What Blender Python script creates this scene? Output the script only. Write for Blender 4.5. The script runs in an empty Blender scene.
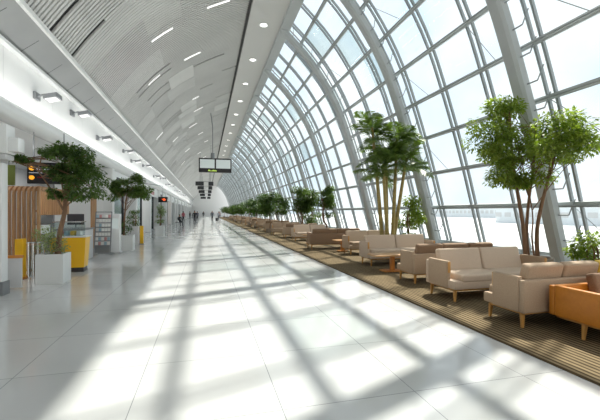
import bpy, bmesh, math, random
from mathutils import Vector, Matrix
R=random.Random(7)
PI=math.pi
SC=bpy.context.scene
COL=SC.collection
H=1.6
# ------------------------------------------------------------------ materials
def mat(name,col,rough=.5,metal=0,emit=None,es=1,spec=.5):
    m=bpy.data.materials.new(name); m.use_nodes=True
    b=m.node_tree.nodes['Principled BSDF']
    b.inputs['Base Color'].default_value=(*col,1); b.inputs['Roughness'].default_value=rough
    b.inputs['Metallic'].default_value=metal; b.inputs['Specular IOR Level'].default_value=spec
    if emit: b.inputs['Emission Color'].default_value=(*emit,1); b.inputs['Emission Strength'].default_value=es
    return m
def noisy(name,c1,c2,scale=4,rough=.5,stretch=(1,1,1),bump=0,metal=0,detail=4,coords='Object'):
    m=mat(name,c1,rough,metal); nt=m.node_tree; b=nt.nodes['Principled BSDF']
    tc=nt.nodes.new('ShaderNodeTexCoord'); mp=nt.nodes.new('ShaderNodeMapping'); mp.inputs['Scale'].default_value=stretch
    n=nt.nodes.new('ShaderNodeTexNoise'); n.inputs['Scale'].default_value=scale; n.inputs['Detail'].default_value=detail
    r=nt.nodes.new('ShaderNodeValToRGB'); r.color_ramp.elements[0].position=.3; r.color_ramp.elements[1].position=.7
    r.color_ramp.elements[0].color=(*c1,1); r.color_ramp.elements[1].color=(*c2,1)
    nt.links.new(tc.outputs[coords],mp.inputs[0]); nt.links.new(mp.outputs[0],n.inputs[0])
    nt.links.new(n.outputs[0],r.inputs[0]); nt.links.new(r.outputs[0],b.inputs['Base Color'])
    if bump:
        bp=nt.nodes.new('ShaderNodeBump'); bp.inputs['Strength'].default_value=bump; bp.inputs['Distance'].default_value=.01
        nt.links.new(n.outputs[0],bp.inputs['Height']); nt.links.new(bp.outputs[0],b.inputs['Normal'])
    return m
def leafmat(name,c1,c2,tr=.45):
    m=noisy(name,c1,c2,7,.38,coords='Object'); nt=m.node_tree; b=nt.nodes['Principled BSDF']
    t=nt.nodes.new('ShaderNodeBsdfTranslucent'); mx=nt.nodes.new('ShaderNodeMixShader'); mx.inputs[0].default_value=tr
    ramp=[n for n in nt.nodes if n.type=='VALTORGB'][0]
    g=nt.nodes.new('ShaderNodeMixRGB'); g.blend_type='MULTIPLY'; g.inputs[0].default_value=1; g.inputs[2].default_value=(1.4,1.5,.55,1)
    nt.links.new(ramp.outputs[0],g.inputs[1]); nt.links.new(g.outputs[0],t.inputs[0])
    nt.links.new(b.outputs[0],mx.inputs[1]); nt.links.new(t.outputs[0],mx.inputs[2])
    nt.links.new(mx.outputs[0],nt.nodes['Material Output'].inputs[0]); return m
def glassmat(name,tint,refl=.08,variation=False):
    m=bpy.data.materials.new(name); m.use_nodes=True; nt=m.node_tree; nt.nodes.clear()
    o=nt.nodes.new('ShaderNodeOutputMaterial'); t=nt.nodes.new('ShaderNodeBsdfTransparent'); g=nt.nodes.new('ShaderNodeBsdfGlossy')
    t.inputs[0].default_value=(*tint,1); g.inputs['Roughness'].default_value=.03; g.inputs[0].default_value=(.9,.95,.95,1)
    mx=nt.nodes.new('ShaderNodeMixShader'); f=nt.nodes.new('ShaderNodeLayerWeight'); f.inputs[0].default_value=.5
    p=nt.nodes.new('ShaderNodeMath'); p.operation='POWER'; p.inputs[1].default_value=5; a=nt.nodes.new('ShaderNodeMath'); a.operation='MULTIPLY_ADD'; a.inputs[1].default_value=.55; a.inputs[2].default_value=refl*.5
    nt.links.new(f.outputs['Facing'],p.inputs[0]); nt.links.new(p.outputs[0],a.inputs[0]); nt.links.new(a.outputs[0],mx.inputs[0]); nt.links.new(t.outputs[0],mx.inputs[1]); nt.links.new(g.outputs[0],mx.inputs[2])
    nt.links.new(mx.outputs[0],o.inputs[0]); return m
M={}
M['white']=mat('white_paint',(.82,.83,.82),.4)
M['white_gloss']=mat('white_gloss',(.85,.86,.86),.18)
M['bulk']=noisy('bulkhead_panel',(.84,.85,.84),(.9,.9,.89),.6,.25)
M['ceil']=noisy('vault_panel',(.54,.54,.53),(.62,.62,.605),.5,.55)
M['groove']=mat('groove_dark',(.07,.07,.07),.8)
M['strip']=mat('ceiling_strip_paint',(.62,.62,.61),.45)
M['soffit']=noisy('soffit_panel',(.27,.28,.28),(.32,.33,.33),.7,.3)
M['steel']=noisy('painted_steel',(.44,.47,.48),(.50,.53,.54),1.2,.38)
M['steel_d']=mat('mullion_steel',(.31,.34,.355),.4)
M['glass']=glassmat('clear_glazing',(.86,.915,.91))
M['glass2']=glassmat('shop_glass',(.8,.86,.86))
M['glassb']=glassmat('fritted_glazing',(.74,.79,.78))
M['darkmetal']=mat('dark_metal',(.03,.03,.035),.4)
M['grey']=mat('grey_metal',(.24,.25,.26),.35,.4)
M['lightgrey']=mat('light_grey_laminate',(.6,.6,.6),.4)
M['chrome']=mat('brushed_steel',(.6,.6,.6),.25,1)
M['wood']=noisy('oak_slats',(.40,.20,.085),(.55,.31,.14),3,.45,(6,6,.5))
M['leg']=noisy('golden_wood_leg',(.55,.27,.07),(.62,.33,.1),4,.35,(4,4,.6))
M['tabletop']=noisy('walnut_top',(.50,.27,.11),(.60,.35,.16),3,.35,(.6,5,5))
M['orange_lam']=mat('orange_wood',(.62,.24,.05),.4)
M['yellow']=mat('yellow_laminate',(.93,.52,.015),.3)
M['fabric']=noisy('beige_upholstery',(.43,.31,.215),(.48,.355,.25),60,.85,bump=.12,detail=2)
M['fabric2']=noisy('taupe_upholstery',(.24,.15,.09),(.28,.18,.115),60,.85,bump=.12,detail=2)
M['fabric_sunlit']=noisy('sunlit_beige_upholstery',(.58,.45,.345),(.63,.495,.385),60,.85,bump=.12,detail=2)  # same beige fabric with sunlight put into its colour
M['pipe']=mat('piping',(.38,.27,.19),.8)
M['orange']=noisy('orange_leather',(.55,.19,.014),(.60,.22,.02),20,.4,bump=.1)
M['mustard']=mat('mustard_fabric',(.75,.5,.08),.8)
M['leaf_d']=leafmat('leaf_dark',(.03,.07,.018),(.12,.20,.045),.35)
M['leaf_l']=leafmat('leaf_light',(.10,.17,.025),(.33,.40,.09),.5)
M['leaf_p']=leafmat('leaf_palm',(.07,.13,.03),(.20,.28,.08),.4)
M['leaf_v']=leafmat('leaf_variegated',(.10,.17,.07),(.40,.46,.30),.4)
M['leaf_m']=leafmat('leaf_mid',(.04,.09,.02),(.16,.24,.06),.38)
M['bark']=noisy('bark',(.17,.095,.055),(.26,.15,.085),5,.8,(3,3,.6),bump=.6)
M['bamboo']=noisy('palm_stem',(.28,.22,.06),(.40,.30,.10),3,.5,(1,1,6))
M['soil']=noisy('soil',(.05,.03,.02),(.1,.07,.04),30,.95)
M['planter']=mat('white_planter',(.74,.75,.74),.35)
M['planter_b']=noisy('taupe_planter',(.30,.24,.19),(.36,.29,.23),6,.6)
M['screen']=mat('pale_screen',(.5,.56,.56),.15,0,(.62,.68,.66),.35)
M['black']=mat('black_plastic',(.012,.012,.014),.3)
M['lamp']=mat('lamp_glow',(1,1,1),.4,0,(1,.98,.93),4)
M['slot']=mat('slot_glow',(1,1,1),.4,0,(1,1,.98),.85)
M['g_orange']=mat('sign_orange',(.9,.4,.02),.4,0,(1,.42,.03),.9)
M['g_green']=mat('sign_green',(.5,.7,.1),.4,0,(.55,.75,.12),.7)
M['g_white']=mat('sign_white',(.8,.8,.9),.4,0,(.75,.78,.9),.7)
M['g_red']=mat('sign_red',(.25,.01,.02),.4,0,(.3,.01,.02),.5)
M['g_red2']=mat('sign_bright_red',(.9,.1,.02),.4,0,(1,.12,.02),.9)
M['olive']=mat('olive_panel',(.17,.21,.035),.5)
M['pink']=mat('pink_display',(.75,.28,.32),.5)
M['warm']=mat('warm_wood_panel',(.35,.17,.08),.5)
M['paper']=mat('paper_white',(.8,.8,.78),.6)
M['paper_b']=mat('paper_blue',(.35,.5,.58),.6)
M['paper_r']=mat('paper_red',(.6,.3,.3),.6)
M['skin']=mat('skin',(.55,.34,.25),.5)
M['hair']=mat('hair',(.03,.02,.015),.6)
M['apron']=noisy('concrete_apron',(.5,.51,.52),(.6,.61,.61),.02,.8)
M['haze_b']=mat('hazed_building',(.74,.77,.79),.7)  # distance haze put into the buildings' base colour
# glossy floor with tile joints
def floor_mat():
    m=mat('polished_floor',(.6,.61,.61),.1); nt=m.node_tree; b=nt.nodes['Principled BSDF']
    tc=nt.nodes.new('ShaderNodeTexCoord'); br=nt.nodes.new('ShaderNodeTexBrick')
    mp=nt.nodes.new('ShaderNodeMapping'); mp.inputs['Location'].default_value=(1.8,.75,0)
    br.offset=0; br.inputs['Scale'].default_value=1; br.inputs['Brick Width'].default_value=1.2; br.inputs['Row Height'].default_value=1.2
    br.inputs['Mortar Size'].default_value=.004; br.inputs['Mortar Smooth'].default_value=.1
    br.inputs['Color1'].default_value=(.60,.605,.605,1); br.inputs['Color2'].default_value=(.64,.645,.64,1); br.inputs['Mortar'].default_value=(.3,.31,.32,1)
    nt.links.new(tc.outputs['Object'],mp.inputs[0]); nt.links.new(mp.outputs[0],br.inputs[0])
    n=nt.nodes.new('ShaderNodeTexNoise'); n.inputs['Scale'].default_value=1.1; n.inputs['Detail'].default_value=5
    nt.links.new(tc.outputs['Object'],n.inputs[0])
    mr=nt.nodes.new('ShaderNodeMapRange'); mr.inputs[3].default_value=.07; mr.inputs[4].default_value=.17
    nt.links.new(n.outputs[0],mr.inputs[0]); nt.links.new(mr.outputs[0],b.inputs['Roughness'])
    mx=nt.nodes.new('ShaderNodeMixRGB'); mx.blend_type='MULTIPLY'; mx.inputs[0].default_value=.12
    nt.links.new(br.outputs[0],mx.inputs[1]); nt.links.new(n.outputs[0],mx.inputs[2]); nt.links.new(mx.outputs[0],b.inputs['Base Color'])
    b.inputs['IOR'].default_value=1.5
    return m
M['floor']=floor_mat()
def carpet_mat():
    m=mat('striped_carpet',(.3,.22,.12),.95,spec=.1); nt=m.node_tree; b=nt.nodes['Principled BSDF']
    tc=nt.nodes.new('ShaderNodeTexCoord'); sp=nt.nodes.new('ShaderNodeSeparateXYZ')
    nt.links.new(tc.outputs['Object'],sp.inputs[0])
    w=nt.nodes.new('ShaderNodeTexWave'); w.bands_direction='X'; w.inputs['Scale'].default_value=4.2; w.inputs['Distortion'].default_value=.25; w.inputs['Detail Scale'].default_value=3
    n=nt.nodes.new('ShaderNodeTexNoise'); n.inputs['Scale'].default_value=9; n.inputs['Detail'].default_value=6
    mp=nt.nodes.new('ShaderNodeMapping'); mp.inputs['Scale'].default_value=(3,.25,1)
    nt.links.new(tc.outputs['Object'],mp.inputs[0]); nt.links.new(mp.outputs[0],n.inputs[0]); nt.links.new(tc.outputs['Object'],w.inputs[0])
    r=nt.nodes.new('ShaderNodeValToRGB'); e=r.color_ramp.elements; e[0].position=.15; e[0].color=(.06,.042,.024,1); e[1].position=.75; e[1].color=(.24,.18,.105,1)
    nt.links.new(w.outputs[0],r.inputs[0])
    mx=nt.nodes.new('ShaderNodeMixRGB'); mx.blend_type='OVERLAY'; mx.inputs[0].default_value=.6
    nt.links.new(r.outputs[0],mx.inputs[1]); nt.links.new(n.outputs[0],mx.inputs[2]); nt.links.new(mx.outputs[0],b.inputs['Base Color'])
    return m
M['carpet']=carpet_mat()
# ------------------------------------------------------------------ mesh helpers
class MB:
    def __init__(s): s.v=[]; s.f=[]; s.sm=[]
    def add(s,vs,fs,smooth=False):
        o=len(s.v); s.v+= [tuple(v) for v in vs]; s.f+=[tuple(i+o for i in f) for f in fs]; s.sm+=[smooth]*len(fs); return s
    def box(s,x0,x1,y0,y1,z0,z1):
        vs=[(x,y,z) for x in (x0,x1) for y in (y0,y1) for z in (z0,z1)]
        return s.add(vs,[(0,1,3,2),(4,6,7,5),(0,4,5,1),(2,3,7,6),(0,2,6,4),(1,5,7,3)])
    def hexa(s,a,b):   # two quads (bottom/top loops)
        return s.add(list(a)+list(b),[(3,2,1,0),(4,5,6,7)]+[(i,(i+1)%4,4+(i+1)%4,4+i) for i in range(4)])
    def tube(s,pts,r,n=8,cap=True):
        pts=[Vector(p) for p in pts]; k=len(pts); rs=r if isinstance(r,(list,tuple)) else [r]*k
        ref=None; rings=[]
        for i,p in enumerate(pts):
            t=(pts[min(i+1,k-1)]-pts[max(i-1,0)]).normalized()
            if ref is None: ref=Vector((0,0,1)) if abs(t.z)<.9 else Vector((1,0,0))
            u=t.cross(ref).normalized(); w=t.cross(u).normalized(); ref=w.cross(t)*1.0 if False else ref
            rings.append([p+(u*math.cos(2*PI*j/n)+w*math.sin(2*PI*j/n))*rs[i] for j in range(n)])
        vs=[v for rg in rings for v in rg]; fs=[]
        for i in range(k-1):
            for j in range(n): fs.append((i*n+j,i*n+(j+1)%n,(i+1)*n+(j+1)%n,(i+1)*n+j))
        if cap: fs.append(tuple(range(n))[::-1]); fs.append(tuple((k-1)*n+j for j in range(n)))
        return s.add(vs,fs,True)
    def lathe(s,prof,c=(0,0,0),n=24):
        vs=[];fs=[]
        for (r,z) in prof:
            for j in range(n): vs.append((c[0]+r*math.cos(2*PI*j/n),c[1]+r*math.sin(2*PI*j/n),c[2]+z))
        for i in range(len(prof)-1):
            for j in range(n): fs.append((i*n+j,i*n+(j+1)%n,(i+1)*n+(j+1)%n,(i+1)*n+j))
        fs.append(tuple(range(n))[::-1]); fs.append(tuple((len(prof)-1)*n+j for j in range(n)))
        return s.add(vs,fs,n>10)
    def pillow(s,c,sz,e=.28,n=16,rot=None,e2=None):   # superellipsoid, sz half sizes
        e2=e2 or e
        sg=lambda x,p: math.copysign(abs(x)**p,x)
        vs=[];fs=[]
        m=n//2
        for i in range(m+1):
            a=-PI/2+PI*i/m
            for j in range(n*2):
                b=PI*j/n
                p=Vector((sz[0]*sg(math.cos(a),e2)*sg(math.cos(b),e),sz[1]*sg(math.cos(a),e2)*sg(math.sin(b),e),sz[2]*sg(math.sin(a),e2)))
                if rot: p=rot@p
                vs.append(p+Vector(c))
        N=n*2
        for i in range(m):
            for j in range(N): fs.append((i*N+j,i*N+(j+1)%N,(i+1)*N+(j+1)%N,(i+1)*N+j))
        return s.add(vs,fs,True)
    def rbox(s,c,sz,b=.02,rot=None,seg=2):
        bm=bmesh.new(); bmesh.ops.create_cube(bm,size=1)
        bmesh.ops.scale(bm,vec=sz,verts=bm.verts)
        bmesh.ops.bevel(bm,geom=bm.edges[:]+bm.verts[:],offset=b,segments=seg,affect='EDGES',profile=.6)
        vs=[]
        for i,v in enumerate(bm.verts):
            v.index=i; p=v.co.copy()
            if rot: p=rot@p
            vs.append(p+Vector(c))
        fs=[tuple(v.index for v in f.verts) for f in bm.faces]; bm.free()
        return s.add(vs,fs,True)
    def build(s,name,m,parent=None,loc=None):
        me=bpy.data.meshes.new(name); me.from_pydata(s.v,[],s.f); me.update()
        me.polygons.foreach_set('use_smooth',s.sm)
        if any(s.sm):
            try: me.set_sharp_from_angle(angle=R_(42))
            except Exception: pass
        me.materials.append(M[m] if isinstance(m,str) else m)
        o=bpy.data.objects.new(name,me); COL.objects.link(o)
        if parent: o.parent=parent
        if loc: o.location=loc
        return o
def R_(d): return math.radians(d)
def tag(o,label=None,cat=None,group=None,kind=None):
    if label: o['label']=label
    if cat: o['category']=cat
    if group: o['group']=group
    if kind: o['kind']=kind
    return o
def empty(name,loc,rz=0):
    o=bpy.data.objects.new(name,None); COL.objects.link(o); o.location=loc; o.rotation_euler=(0,0,rz); o.empty_display_size=.2; return o
KIDS={}
def copy_tree(o,parent=None):
    c=o.copy(); COL.objects.link(c); c.parent=parent
    for ch in [x for x in COL.objects if x.parent==o]: copy_tree(ch,c)
    return c
def struct(o): o['kind']='structure'; return o
def spline(P,n=8):
    out=[]
    P=[Vector(p) for p in P]; Q=[P[0]*2-P[1]]+P+[P[-1]*2-P[-2]]
    for i in range(1,len(Q)-2):
        for k in range(n):
            t=k/n; a,b,c,d=Q[i-1],Q[i],Q[i+1],Q[i+2]
            out.append(.5*((2*b)+(c-a)*t+(2*a-5*b+4*c-d)*t*t+(3*b-a-3*c+d)*t**3))
    out.append(P[-1]); return out
def resample(pts,step=None,count=None):
    L=[0]
    for a,b in zip(pts,pts[1:]): L.append(L[-1]+(b-a).length)
    T=L[-1]; n=count or max(1,round(T/step))
    return [at_len(pts,L,T*i/n) for i in range(n+1)]
def at_len(pts,L,s):
    for i in range(len(L)-1):
        if s<=L[i+1]+1e-9:
            t=(s-L[i])/max(1e-9,L[i+1]-L[i]); return pts[i].lerp(pts[i+1],t)
    return pts[-1].copy()
# ------------------------------------------------------------------ the shell
Y0,Y1=-8.0,127.0
f=MB().box(-9,9.2,Y0,Y1,-.2,0); struct(f.build('floor','floor'))
c=MB().box(3.5,8.35,Y0+.2,118,0.0,.012)
tag(c.build('carpet_runner','carpet'),'long brown striped carpet strip lying under the sofas beside the glazed wall','carpet')
RIB=spline([(8.5,0,0),(8.22,0,1.0),(7.58,0,3.3),(6.92,0,5.3),(6.33,0,6.8),(5.6,0,8.05),(4.7,0,9.2),(3.5,0,10.35)],8)
RIB=resample(RIB,count=44)
def nrm(P,i):
    t=(P[min(i+1,len(P)-1)]-P[max(i-1,0)]).normalized(); return Vector((t.z,0,-t.x))   # outward (towards +X / up)
def off(P,d): return [p+nrm(P,i)*d for i,p in enumerate(P)]
def sweepbox(P,d0,d1,y0,y1,mb=None,bev=0):
    mb=mb or MB(); a=off(P,d0); b=off(P,d1); vs=[];fs=[]
    k=len(P)
    if bev:
        a2=off(P,d0+bev)
        ring=lambda i:[(a[i].x,y0+bev,a[i].z),(a[i].x,y1-bev,a[i].z),(a2[i].x,y1,a2[i].z),(b[i].x,y1,b[i].z),(b[i].x,y0,b[i].z),(a2[i].x,y0,a2[i].z)]
    else: ring=lambda i:[(a[i].x,y0,a[i].z),(a[i].x,y1,a[i].z),(b[i].x,y1,b[i].z),(b[i].x,y0,b[i].z)]
    n=len(ring(0))
    for i in range(k): vs+=ring(i)
    for i in range(k-1):
        for j in range(n): fs.append((i*n+j,(i+1)*n+j,(i+1)*n+(j+1)%n,i*n+(j+1)%n))
    fs.append(tuple(range(n))); fs.append(tuple((k-1)*n+j for j in range(n))[::-1])
    return mb.add(vs,fs,False)
rib0=sweepbox(RIB,-.10,.13,-.24,.12,bev=.06).build('trim_1','steel'); struct(rib0)
SP=5.0; YR=[2+SP*k for k in range(-1,25)]
TL=[0]
for a,b in zip(RIB,RIB[1:]): TL.append(TL[-1]+(b-a).length)
def on_rib(s,d=0):
    for i in range(len(TL)-1):
        if s<=TL[i+1]:
            t=(s-TL[i])/(TL[i+1]-TL[i]); return RIB[i].lerp(RIB[i+1],t)+nrm(RIB,i)*d
    return RIB[-1]+nrm(RIB,len(RIB)-1)*d
LEV=[.42]+[1.76+1.27*k for k in range(8)]; LEV=[s for s in LEV if s<TL[-1]-.5]
# one bay (from rib y=0 to y=SP), origin at rib
def make_bay():
    root=empty('window_1',(8.5,0,0)); struct(root)
    sh=Vector((8.5,0,0))
    def B(mb,n,m):
        mb.v=[(v[0]-8.5,v[1],v[2]) for v in mb.v]; return mb.build(n,m,root)
    G=off(RIB,.42)
    vs=[];fs=[]
    for p in G: vs+=[(p.x,0,p.z),(p.x,SP,p.z)]
    for i in range(len(G)-1): fs.append((2*i,2*i+1,2*i+3,2*i+2))
    B(MB().add(vs,fs),'glass','glass')
    # lattice truss beside the rib
    t=MB()
    for (d,y) in ((.06,SP-.5),(.34,SP-.5)): t.tube(off(RIB,d)[::2],.035,6)
    B(t,'truss_chord','steel_d')
    t=MB()
    s=.3; k=0
    while s<TL[-1]-.4:
        a=on_rib(s,.06); b=on_rib(s+.3,.34)
        t.tube([(a.x,SP-.5,a.z),(b.x,SP-.5,b.z)],.015,5)
        c2=on_rib(s,.06); t.tube([(c2.x,SP-.5,c2.z),(c2.x,SP-.2,c2.z)],.018,5)
        s+=1.27/2; k+=1
    B(t,'truss_web','steel_d')
    for yy in (SP/3-.5+.0,2*SP/3-.5,SP-.5):
        yy=yy+0.0
        for dy in (-.1,.1):
            B(sweepbox(RIB[::2],.33,.40,yy+dy-.028,yy+dy+.028),'mullion','steel_d')
    for s in LEV:
        p=on_rib(s,.34); q=on_rib(s,.16)
        i=min(range(len(TL)),key=lambda i:abs(TL[i]-s)); n=nrm(RIB,i); t=Vector((-n.z,0,n.x))
        w=.065
        a=[(p-n*.05-t*w),(p-n*.05+t*w),(p+n*.06+t*w),(p+n*.06-t*w)]
        B(MB().hexa([(v.x,0,v.z) for v in a],[(v.x,SP,v.z) for v in a]),'purlin','steel')
        B(MB().tube([(q.x,0,q.z),(q.x,SP,q.z)],.032,6),'tie_rod','steel_d')
        st=MB()
        for yy in (SP/3-.5,2*SP/3-.5,SP-.5):
            st.tube([(q.x,yy,q.z),(p.x,yy,p.z)],.02,5)
        B(st,'strut','steel_d')
    # thin cable bracing
    cb=MB()
    for k in range(0,len(LEV)-1,2):
        a=on_rib(LEV[k],-.02); b=on_rib(LEV[min(k+1,len(LEV)-1)],.22)
        cb.tube([(a.x,.35,a.z),(b.x,SP/3-.5,b.z)],.008,4)
        cb.tube([(a.x,SP*.62,a.z),(b.x,SP-.5,b.z)],.008,4)
    B(cb,'bracing_cable','steel_d')
    return root
bay=make_bay()
bay.location=(8.5,YR[0],0); rib0.location=(0,YR[0],0)
for k,y in enumerate(YR[1:],2):
    r=rib0.copy(); COL.objects.link(r); r.name='trim_%d'%k; r.location=(0,y,0)
    if k<len(YR)+0:
        b=copy_tree(bay); b.name='window_%d'%k; b.location=(8.5,y,0)
# greyer fritted panes high in a few bays (part of those windows)
for k,(y,ls) in enumerate([(7,(6,)),(12,(5,6,7)),(17,(5,7)),(22,(4,5,6)),(27,(4,6,7)),(32,(3,5,6)),(37,(2,4,6)),(42,(3,5,7)),(47,(4,6)),(52,(2,5,7)),(57,(3,6)),(62,(4,5,7))]):
    w=[o for o in COL.objects if o.name.startswith('window_') and o.parent is None and abs(o.location.y-y)<.01][0]
    for l in ls:
        ya=R.choice([0,SP/3-.5,2*SP/3-.5]); s0=LEV[l]; s1=LEV[l+1] if l+1<len(LEV) else TL[-1]-.2
        mb=MB(); vs=[]
        for q in range(5):
            p=on_rib(s0+(s1-s0)*q/4,.45); vs+=[(p.x-8.5,max(ya,.1),p.z),(p.x-8.5,ya+SP/3,p.z)]
        mb.add(vs,[(2*q,2*q+1,2*q+3,2*q+2) for q in range(4)])
        mb.build('tinted_pane','glassb',w)
struct(MB().box(8.2,8.95,Y0,Y1,0,.34).build('baseboard_right','steel'))
# ceiling strip with downlights
struct(MB().box(1.9,3.5,Y0,Y1,10.4,10.75).build('ceiling_strip_panel','strip')).name='ceiling_strip'
struct(MB().box(1.72,1.9,Y0,Y1,10.55,10.7).build('trim_40','groove'))
struct(MB().box(3.42,3.9,Y0,Y1,10.3,10.48).build('trim_41','steel'))
ORD=['nearest','second','third','fourth','fifth','sixth','seventh','eighth','ninth','tenth','eleventh','twelfth','thirteenth','fourteenth','fifteenth','sixteenth','seventeenth','eighteenth','nineteenth','twentieth']
def ordp(i): return ORD[i] if i<20 else 'furthest'
d0=empty('downlight',(2.62,12.8,10.4))
MB().lathe([(.17,0),(.24,-.015),(.25,-.03),(.2,-.035),(.17,-.02)],n=20).build('bezel','white_gloss',d0)
MB().lathe([(.001,-.012),(.17,-.012),(.17,-.02),(.001,-.02)],n=20).build('diffuser','lamp',d0)
for i in range(18):
    o=d0 if i==0 else copy_tree(d0); o.location=(2.62,12.8+4*i,10.4)
    tag(o,'%s round recessed downlight along the flat ceiling strip'%ordp(i).capitalize() if i==0 else 'round recessed downlight, %s along the ceiling strip counting from the camera'%ordp(i),'downlight','round downlights in the ceiling strip')
# vaulted ceiling (grooved metal planks)
VA=resample(spline([(1.78,0,10.55),(.2,0,9.8),(-1.2,0,8.95),(-2.3,0,8.02),(-3.2,0,6.95),(-3.8,0,6.1)],8),count=24)
def vn(i):
    t=(VA[min(i+1,24)]-VA[max(i-1,0)]).normalized(); return Vector((t.z,0,-t.x))  # up? fixed below
def vault():
    mb=MB(); mg=MB()
    inn=[]
    for i,p in enumerate(VA):
        t=(VA[min(i+1,24)]-VA[max(i-1,0)]).normalized(); n=Vector((-t.z,0,t.x))
        if n.z<0: n=-n
        inn.append(n)
    rr=random.Random(3)
    # backing skin
    vs=[];fs=[]
    for i,p in enumerate(VA):
        q=p+inn[i]*.09; vs+=[(q.x,Y0,q.z),(q.x,Y1,q.z)]
    for i in range(24): fs.append((2*i,2*i+1,2*i+3,2*i+2))
    mg.add(vs,fs)
    # planks
    y=4.0
    def plank(i0,i1,ya,yb,d=0.0):
        vs=[];fs=[]
        for i in range(i0,i1+1):
            a=VA[i]-inn[i]*d; b=VA[i]+inn[i]*.06
            vs+=[(a.x,ya,a.z),(a.x,yb,a.z),(b.x,yb,b.z),(b.x,ya,b.z)]
        for k in range(i1-i0):
            for j in range(4): fs.append((k*4+j,k*4+4+j,k*4+4+(j+1)%4,k*4+(j+1)%4))
        mb.add(vs,fs)
    plank(0,24,Y0,4.0)
    blk=0
    while y<62:
        n=rr.choice([8,10,12]); pit=.15 if y<45 else .3
        L=n*pit
        cuts=[0,rr.choice([3,4,5]),rr.choice([8,9,10]),rr.choice([13,14,15]),rr.choice([18,19,20]),24]
        for a,b in zip(cuts,cuts[1:]):
            r=rr.random()
            if r<.05: plank(a,b,y+.01,y+L-.06)
            else:
                g=.062 if (b<=14 or rr.random()<.5) else .03
                w=pit-g
                for k in range(n):
                    if rr.random()<.03: continue
                    plank(a,b,y+k*pit,y+k*pit+w)
        y+=L
    while y<Y1:
        L=rr.choice([.8,1.2,1.8]); 
        cuts=[0,rr.choice([5,6,8]),rr.choice([14,16]),24]
        for a,b in zip(cuts,cuts[1:]): plank(a,b,y,y+L-rr.choice([.03,.12]))
        y+=L
    o=mb.build('ceiling','ceil'); struct(o)
    g=mg.build('void_lining','groove',o)
vault()
# emissive slots in the vault: (arc index, Y, length index, width)
def slot(i,y,l,w,lab):
    pts=[]
    a=i; mb=MB()
    vs=[];fs=[]
    n=5
    def V(u):
        u=max(0,min(23.999,u)); k=int(u); return VA[k].lerp(VA[k+1],u-k)
    for q in range(n+1):
        p=V(a+l*q/n); k=min(23,int(a)); t=(VA[k+1]-VA[k]).normalized(); nn=Vector((-t.z,0,t.x)); nn=nn if nn.z>0 else -nn
        p1=p-nn*.012; p2=p+nn*.03
        vs+=[(p1.x,y-w/2,p1.z),(p1.x,y+w/2,p1.z),(p2.x,y+w/2,p2.z),(p2.x,y-w/2,p2.z)]
    for q in range(n):
        for j in range(4): fs.append((q*4+j,q*4+4+j,q*4+4+(j+1)%4,q*4+(j+1)%4))
    fs.append((0,1,2,3)); fs.append((n*4+3,n*4+2,n*4+1,n*4))
    tag(mb.add(vs,fs).build('glow_slot','slot'),lab,'ceiling light','glowing slots in the curved ceiling')
SLOTS=[(11.5,15.08,3.7,.16),(3.1,14.8,3.6,.15),(7.6,18.55,3.2,.17),(15.2,18.4,2.7,.12),(8.3,25.25,1.8,.22),(19.3,27.1,2.6,.18),(7.4,28.3,2.8,.14),(9.4,32.2,2.9,.2),(16,32.3,2.3,.2),(7.6,37,1.9,.22),(5.7,42.6,1.7,.25),(13.3,41,2.5,.25),(9,48,2,.3),(17,46,2,.28),(6.5,54,2,.3)]
for j,(i,y,l,w) in enumerate(SLOTS):
    slot(i,y,l*.9,w*.65,'slim white glowing slot in the curved slatted ceiling, %s counting from the camera end'%ordp(j))
# left side: ledge, soffit, bulkhead, cornice
struct(MB().box(-3.9,-3.76,Y0,Y1,6.0,6.12).build('trim_42','white'))
mb=MB()
mb.add([(-3.82,Y0,6.02),(-3.82,Y1,6.02),(-4.5,Y1,5.5),(-4.5,Y0,5.5),(-3.82,Y0,6.08),(-3.82,Y1,6.08),(-4.5,Y1,5.58),(-4.5,Y0,5.58)],[(0,1,2,3),(7,6,5,4),(0,3,7,4),(1,5,6,2)])
so=struct(mb.build('ceiling_soffit','soffit'))
mb=MB()
y=Y0+.3
while y<80:
    mb.add([(-3.84,y,6.012),(-3.84,y+.02,6.012),(-4.48,y+.02,5.497),(-4.48,y,5.497)],[(0,1,2,3)]); y+=1.5
mb.build('panel_joint','groove',so)
struct(MB().box(-4.5,-4.36,Y0,Y1,5.42,5.5).build('trim_43','white_gloss'))
wl=struct(MB().box(-4.7,-4.5,Y0,Y1,3.9,5.5).build('wall_left_bulkhead','bulk')); wl.name='wall_left'
mb=MB(); y=Y0+1.2
while y<100: mb.box(-4.502,-4.497,y,y+.015,4.15,5.42); y+=2.75
mb.build('panel_joint','lightgrey',wl)
cs=[]
for k in range(13):
    a=R_(100-200*k/12); cs.append((-4.5+.28*math.cos(a),3.93+.25*math.sin(a)))
vs=[];fs=[]
for (x,z) in cs: vs+=[(x,Y0,z),(x,Y1,z)]
for k in range(12): fs.append((2*k,2*k+1,2*k+3,2*k+2))
struct(MB().add(vs,fs,True).build('trim_44','white_gloss'))
struct(MB().box(-4.5,-4.47,Y0,Y1,4.19,4.21).build('trim_45','grey'))
struct(MB().box(-9,-4.45,Y0,Y1,3.7,3.9).build('ceiling_shops','white'))
struct(MB().box(-9,-8.7,Y0,Y1,0,3.7).build('wall_back','white'))
struct(MB().box(-9,9.3,Y0-.2,Y0,0,11).build('wall_rear','white'))
# far end wall with tall bright opening
wf=struct(MB().box(-9,9.3,Y1,Y1+.2,0,11).build('wall_far','white'))
struct(MB().box(-9.2,1.9,Y0,Y1,10.9,11.1).build('ceiling_roof_slab','white')); 
struct(MB().box(-9.2,-9,Y0,Y1,3.7,11).build('wall_left_upper','white'))
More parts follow.
